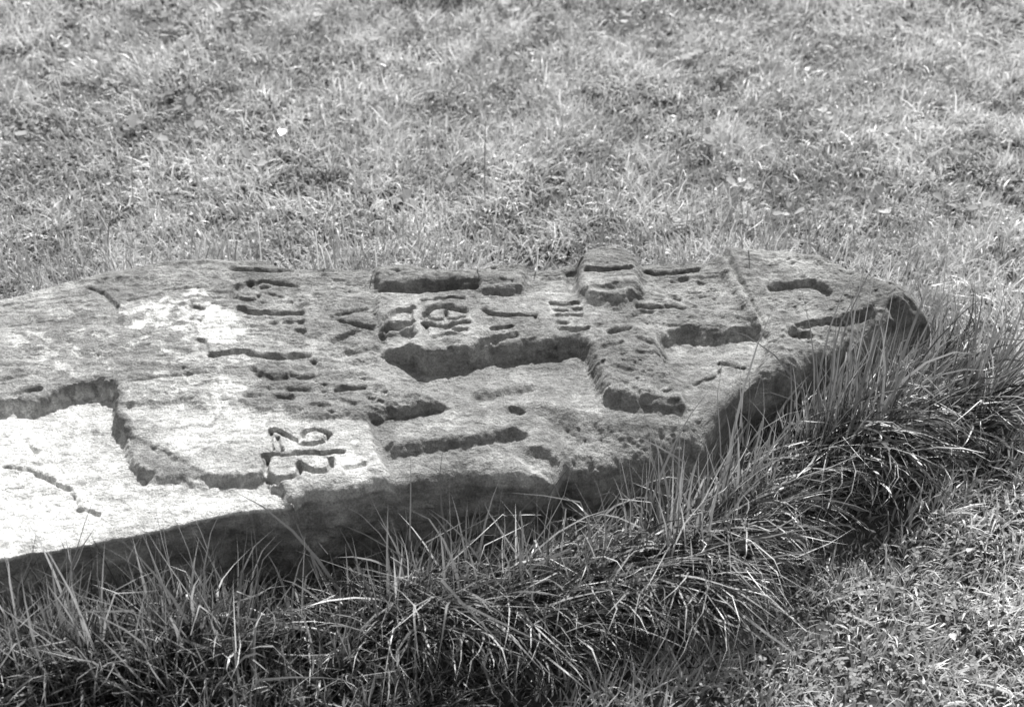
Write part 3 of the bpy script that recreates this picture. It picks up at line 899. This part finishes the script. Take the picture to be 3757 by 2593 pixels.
# ------------------------------------------------------------------ long grass along the near side
def fringe(count, zone_, seed, hmul=1.0):
    lo, hi = zone_.min(0), zone_.max(0)
    x = rng.uniform(lo[0], hi[0], count); y = rng.uniform(lo[1], hi[1], count)
    k = inside(x, y, zone_) & ~over_stone(x, y, 0.004)
    cl = fbm(x * 13, y * 13, seed, 3)
    k &= rng.random(count) < sstep(-0.45, 0.1, cl) * 0.85 + 0.15
    x, y, cl = x[k], y[k], cl[k]
    n = len(x)
    s = sstep(-0.40, 0.0, x)                 # 0 at the upright clump, 1 along the combed part
    r = sstep(0.28, 0.60, x)
    out = np.clip((yfront(x) - y) / 0.24, 0, 1)
    tuft = fbm(x * 6, y * 6, seed + 9, 2)
    ang_mid = math.radians(-42) + 2.0 * tuft + 0.75 * rng.normal(0, 1, n)
    ang_right = math.radians(15) + 2.2 * tuft + 0.6 * rng.normal(0, 1, n)
    ang = np.where(rng.random(n) < r, ang_right, ang_mid)
    ang = np.where(rng.random(n) > 0.25 + 0.62 * s, rng.uniform(0, 6.283, n), ang)
    L = rng.gamma(14, 0.0105, n) * (0.95 + 0.6 * cl) * (0.50 + 0.15 * sstep(0.0, 0.35, x) + 0.95 * np.exp(-((out - 0.55) / 0.30) ** 2) * (0.45 + 0.55 * s)) * hmul
    L = np.clip(L, 0.05, 0.32) * (1 - 0.25 * sstep(0.7, 1.0, out) * s) * (1 - 0.12 * s - 0.10 * r)
    lean = np.abs(rng.normal(0.18, 0.17, n)) + 0.34 * s * out + 0.10 * s
    curl = np.abs(rng.normal(0.8, 0.5, n)) + s * (0.45 + 0.45 * out)
    stiff = rng.random(n) < (0.24 - 0.12 * s + 0.10 * r)
    curl = np.where(stiff, rng.normal(0.15, 0.15, n), curl)
    lean = np.where(stiff, rng.normal(0.24, 0.17, n), lean)
    ang = np.where(stiff, rng.uniform(0, 6.283, n) * (1 - r) + r * rng.normal(0.5, 0.8, n), ang)
    L = np.where(stiff & (rng.random(n) < 0.34 - 0.28 * s + 0.12 * r), L * 1.55, L)
    w = rng.uniform(0.0024, 0.0064, n)
    tn = np.clip(rng.normal(0.085, 0.035, n), 0.02, 0.2) * (0.45 + 0.33 * s)  # dark bulk tone, deepest at the left, paints in shade among the blades
    tn = np.where(rng.random(n) < 0.30, rng.uniform(0.16, 0.45, n), tn)
    tn = np.where(rng.random(n) < 0.025, rng.uniform(0.5, 0.75, n), tn)
    tn = np.where(stiff, np.maximum(tn, rng.uniform(0.07, 0.30, n)), tn)
    return blades(x, y, ground_z(x, y), ang, L, lean, curl, w, tn, 6, 0.03, 0.55, 0.38)


V, tt = fringe(130000, zone, 401)
ok = ~hits_stone(V, 0.19)
link('long_grass', blade_mesh('long_grass', V[ok], tt[ok], 6, LONG), kind='stuff', label='long uncut grass arching along the near side of the slab', category='grass')

nb_ = 9000
x = rng.uniform(-1.2, XR + 0.1, nb_)
y = yback(x) + 0.03 + rng.gamma(1.4, 0.10, nb_)
keep = rng.random(nb_) < sstep(-0.3, 0.2, fbm(x * 7, y * 7, 421, 3))
x, y = x[keep], y[keep]
n = len(x)
V, tt = blades(x, y, ground_z(x, y), rng.uniform(0, 6.283, n), np.clip(rng.gamma(9, 0.0105, n), 0.04, 0.22), np.abs(rng.normal(0.2, 0.18, n)), np.abs(rng.normal(0.5, 0.5, n)),
               rng.uniform(0.0018, 0.0038, n), np.clip(rng.normal(0.22, 0.06, n), 0.1, 0.42), 5, 0.01, 0.3, 0.15)
ok = ~hits_stone(V, 0.19)
link('edge_grass', blade_mesh('edge_grass', V[ok], tt[ok], 5, LAWN), kind='stuff', label='taller thin grass growing behind the far edge of the slab', category='grass')


# ------------------------------------------------------------------ dry stalks and fallen leaves
def tube(name, pts, r0, r1, tone_, mat, sides=5):
    pts = np.asarray(pts, float)
    n = len(pts)
    V = []
    for i in range(n):
        d = pts[min(i + 1, n - 1)] - pts[max(i - 1, 0)]
        d /= np.linalg.norm(d)
        u = np.cross(d, [0.3, 1.0, 0.2]); u /= np.linalg.norm(u)
        w_ = np.cross(d, u)
        rad = r0 + (r1 - r0) * i / (n - 1)
        for k in range(sides):
            a_ = 2 * math.pi * k / sides
            V.append(pts[i] + rad * (math.cos(a_) * u + math.sin(a_) * w_))
    fl, sz = [], []
    for i in range(n - 1):
        for k in range(sides):
            a_, b_ = i * sides + k, i * sides + (k + 1) % sides
            fl += [a_, b_, b_ + sides, a_ + sides]; sz.append(4)
    fl += list(range((n - 1) * sides, n * sides)); sz.append(sides)
    V = np.array(V)
    return make_mesh(name, V, fl, sz, mat, {'tone': np.full(len(V), tone_)}, smooth=True)


# base and tip directions of the stalks that stand or lie against the far edge of the slab
STALKS = [((1012, 640), (1088, 572), 0.25), ((738, 605), (724, 556), 0.23), ((772, 600), (736, 562), 0.23), ((1018, 612), (1030, 592), 0.22), ((842, 612), (846, 556), 0.25), ((706, 590), (712, 520), 0.24),
          ((1195, 608), (1215, 560), 0.24), ((1620, 580), (1700, 545), 0.24), ((1850, 570), (1910, 530), 0.22), ((575, 590), (582, 500), 0.24)]
for (bp_, tp_, zt) in STALKS:
    g0 = ground_pt(P(bp_), 0.13)[0]
    g0 = np.array([g0[0], max(g0[1], float(yback(g0[0])) + 0.035)])
    g1 = ground_pt(P(tp_), zt)[0]
    z0 = float(ground_z(g0[0], g0[1])) - 0.004
    p0, p1 = np.array([g0[0], g0[1], z0]), np.array([g1[0], g1[1], zt])
    mid_ = (p0 + p1) / 2 + np.array([0.006, 0.004, 0.01])
    qs = [p0 - p0 for _ in range(0)]
    for f in np.linspace(0, 1, 7):
        qs.append((1 - f) ** 2 * p0 + 2 * f * (1 - f) * mid_ + f * f * p1)
    qs = np.array(qs)
    o = link('dry_stalk', tube('dry_stalk', qs - p0, 0.0020, 0.0009, 0.85, STRAW), label='thin pale dry grass stalk standing behind the far edge of the slab', category='grass stalk', group='dry stalks behind the slab')
    o.location = p0


def dry_leaf(name, size, tone_):
    nu, nv = 7, 5
    V = []
    bend, cup = rng.uniform(-0.5, 0.9), rng.uniform(0.2, 0.8)
    for i in range(nu):
        u = i / (nu - 1)
        hw = 0.34 * math.sin(math.pi * min(1, u * 0.94 + 0.04)) ** 0.8 * (1 + 0.12 * rng.normal())
        for j in range(nv):
            v = (j / (nv - 1) - 0.5) * 2
            V.append((size * (u - 0.5), size * hw * v, size * (bend * (u - 0.5) ** 2 + cup * (hw * v) ** 2 * 1.6) + 0.04 * size * rng.normal() * 0.5))
    fl, sz = [], []
    for i in range(nu - 1):
        for j in range(nv - 1):
            a_ = i * nv + j
            fl += [a_, a_ + 1, a_ + nv + 1, a_ + nv]; sz.append(4)
    V = np.array(V)
    return make_mesh(name, V, fl, sz, STRAW, {'tone': np.full(len(V), tone_)}, smooth=True)


FAR = [(150, 95, .036), (178, 84, .03), (214, 88, .038), (240, 410, .026), (638, 298, .03), (428, 160, .022), (700, 262, .02), (1135, 128, .024), (1825, 150, .024), (1520, 262, .02), (865, 148, .022), (2120, 210, .02)]
NEAR = [(2188, 1256, .020), (2152, 1432, .018), (1600, 1445, .016)]
for lst, lab, grp in ((FAR, 'small pale dry leaf lying on the lawn behind the slab', 'dry leaves behind the slab'), (NEAR, 'tiny pale dry leaf on the short grass beyond the long fringe', 'dry leaves in front of the long grass')):
    for u, v, sz_ in lst:
        g = ground_pt(P((u, v)), 0.03)[0]
        o = link('fallen_leaf', dry_leaf('fallen_leaf', sz_ * 0.85, rng.uniform(0.36, 0.52)), label='pale dry leaf in a tight cluster of three on the lawn' if (lst is FAR and u < 230 and v < 100) else lab, category='leaf', group=grp)
        o.location = (g[0], g[1], float(ground_z(g[0], g[1])) + 0.028)
        o.rotation_euler = (rng.normal(0, 0.35), rng.normal(0, 0.35), rng.uniform(0, 6.28))
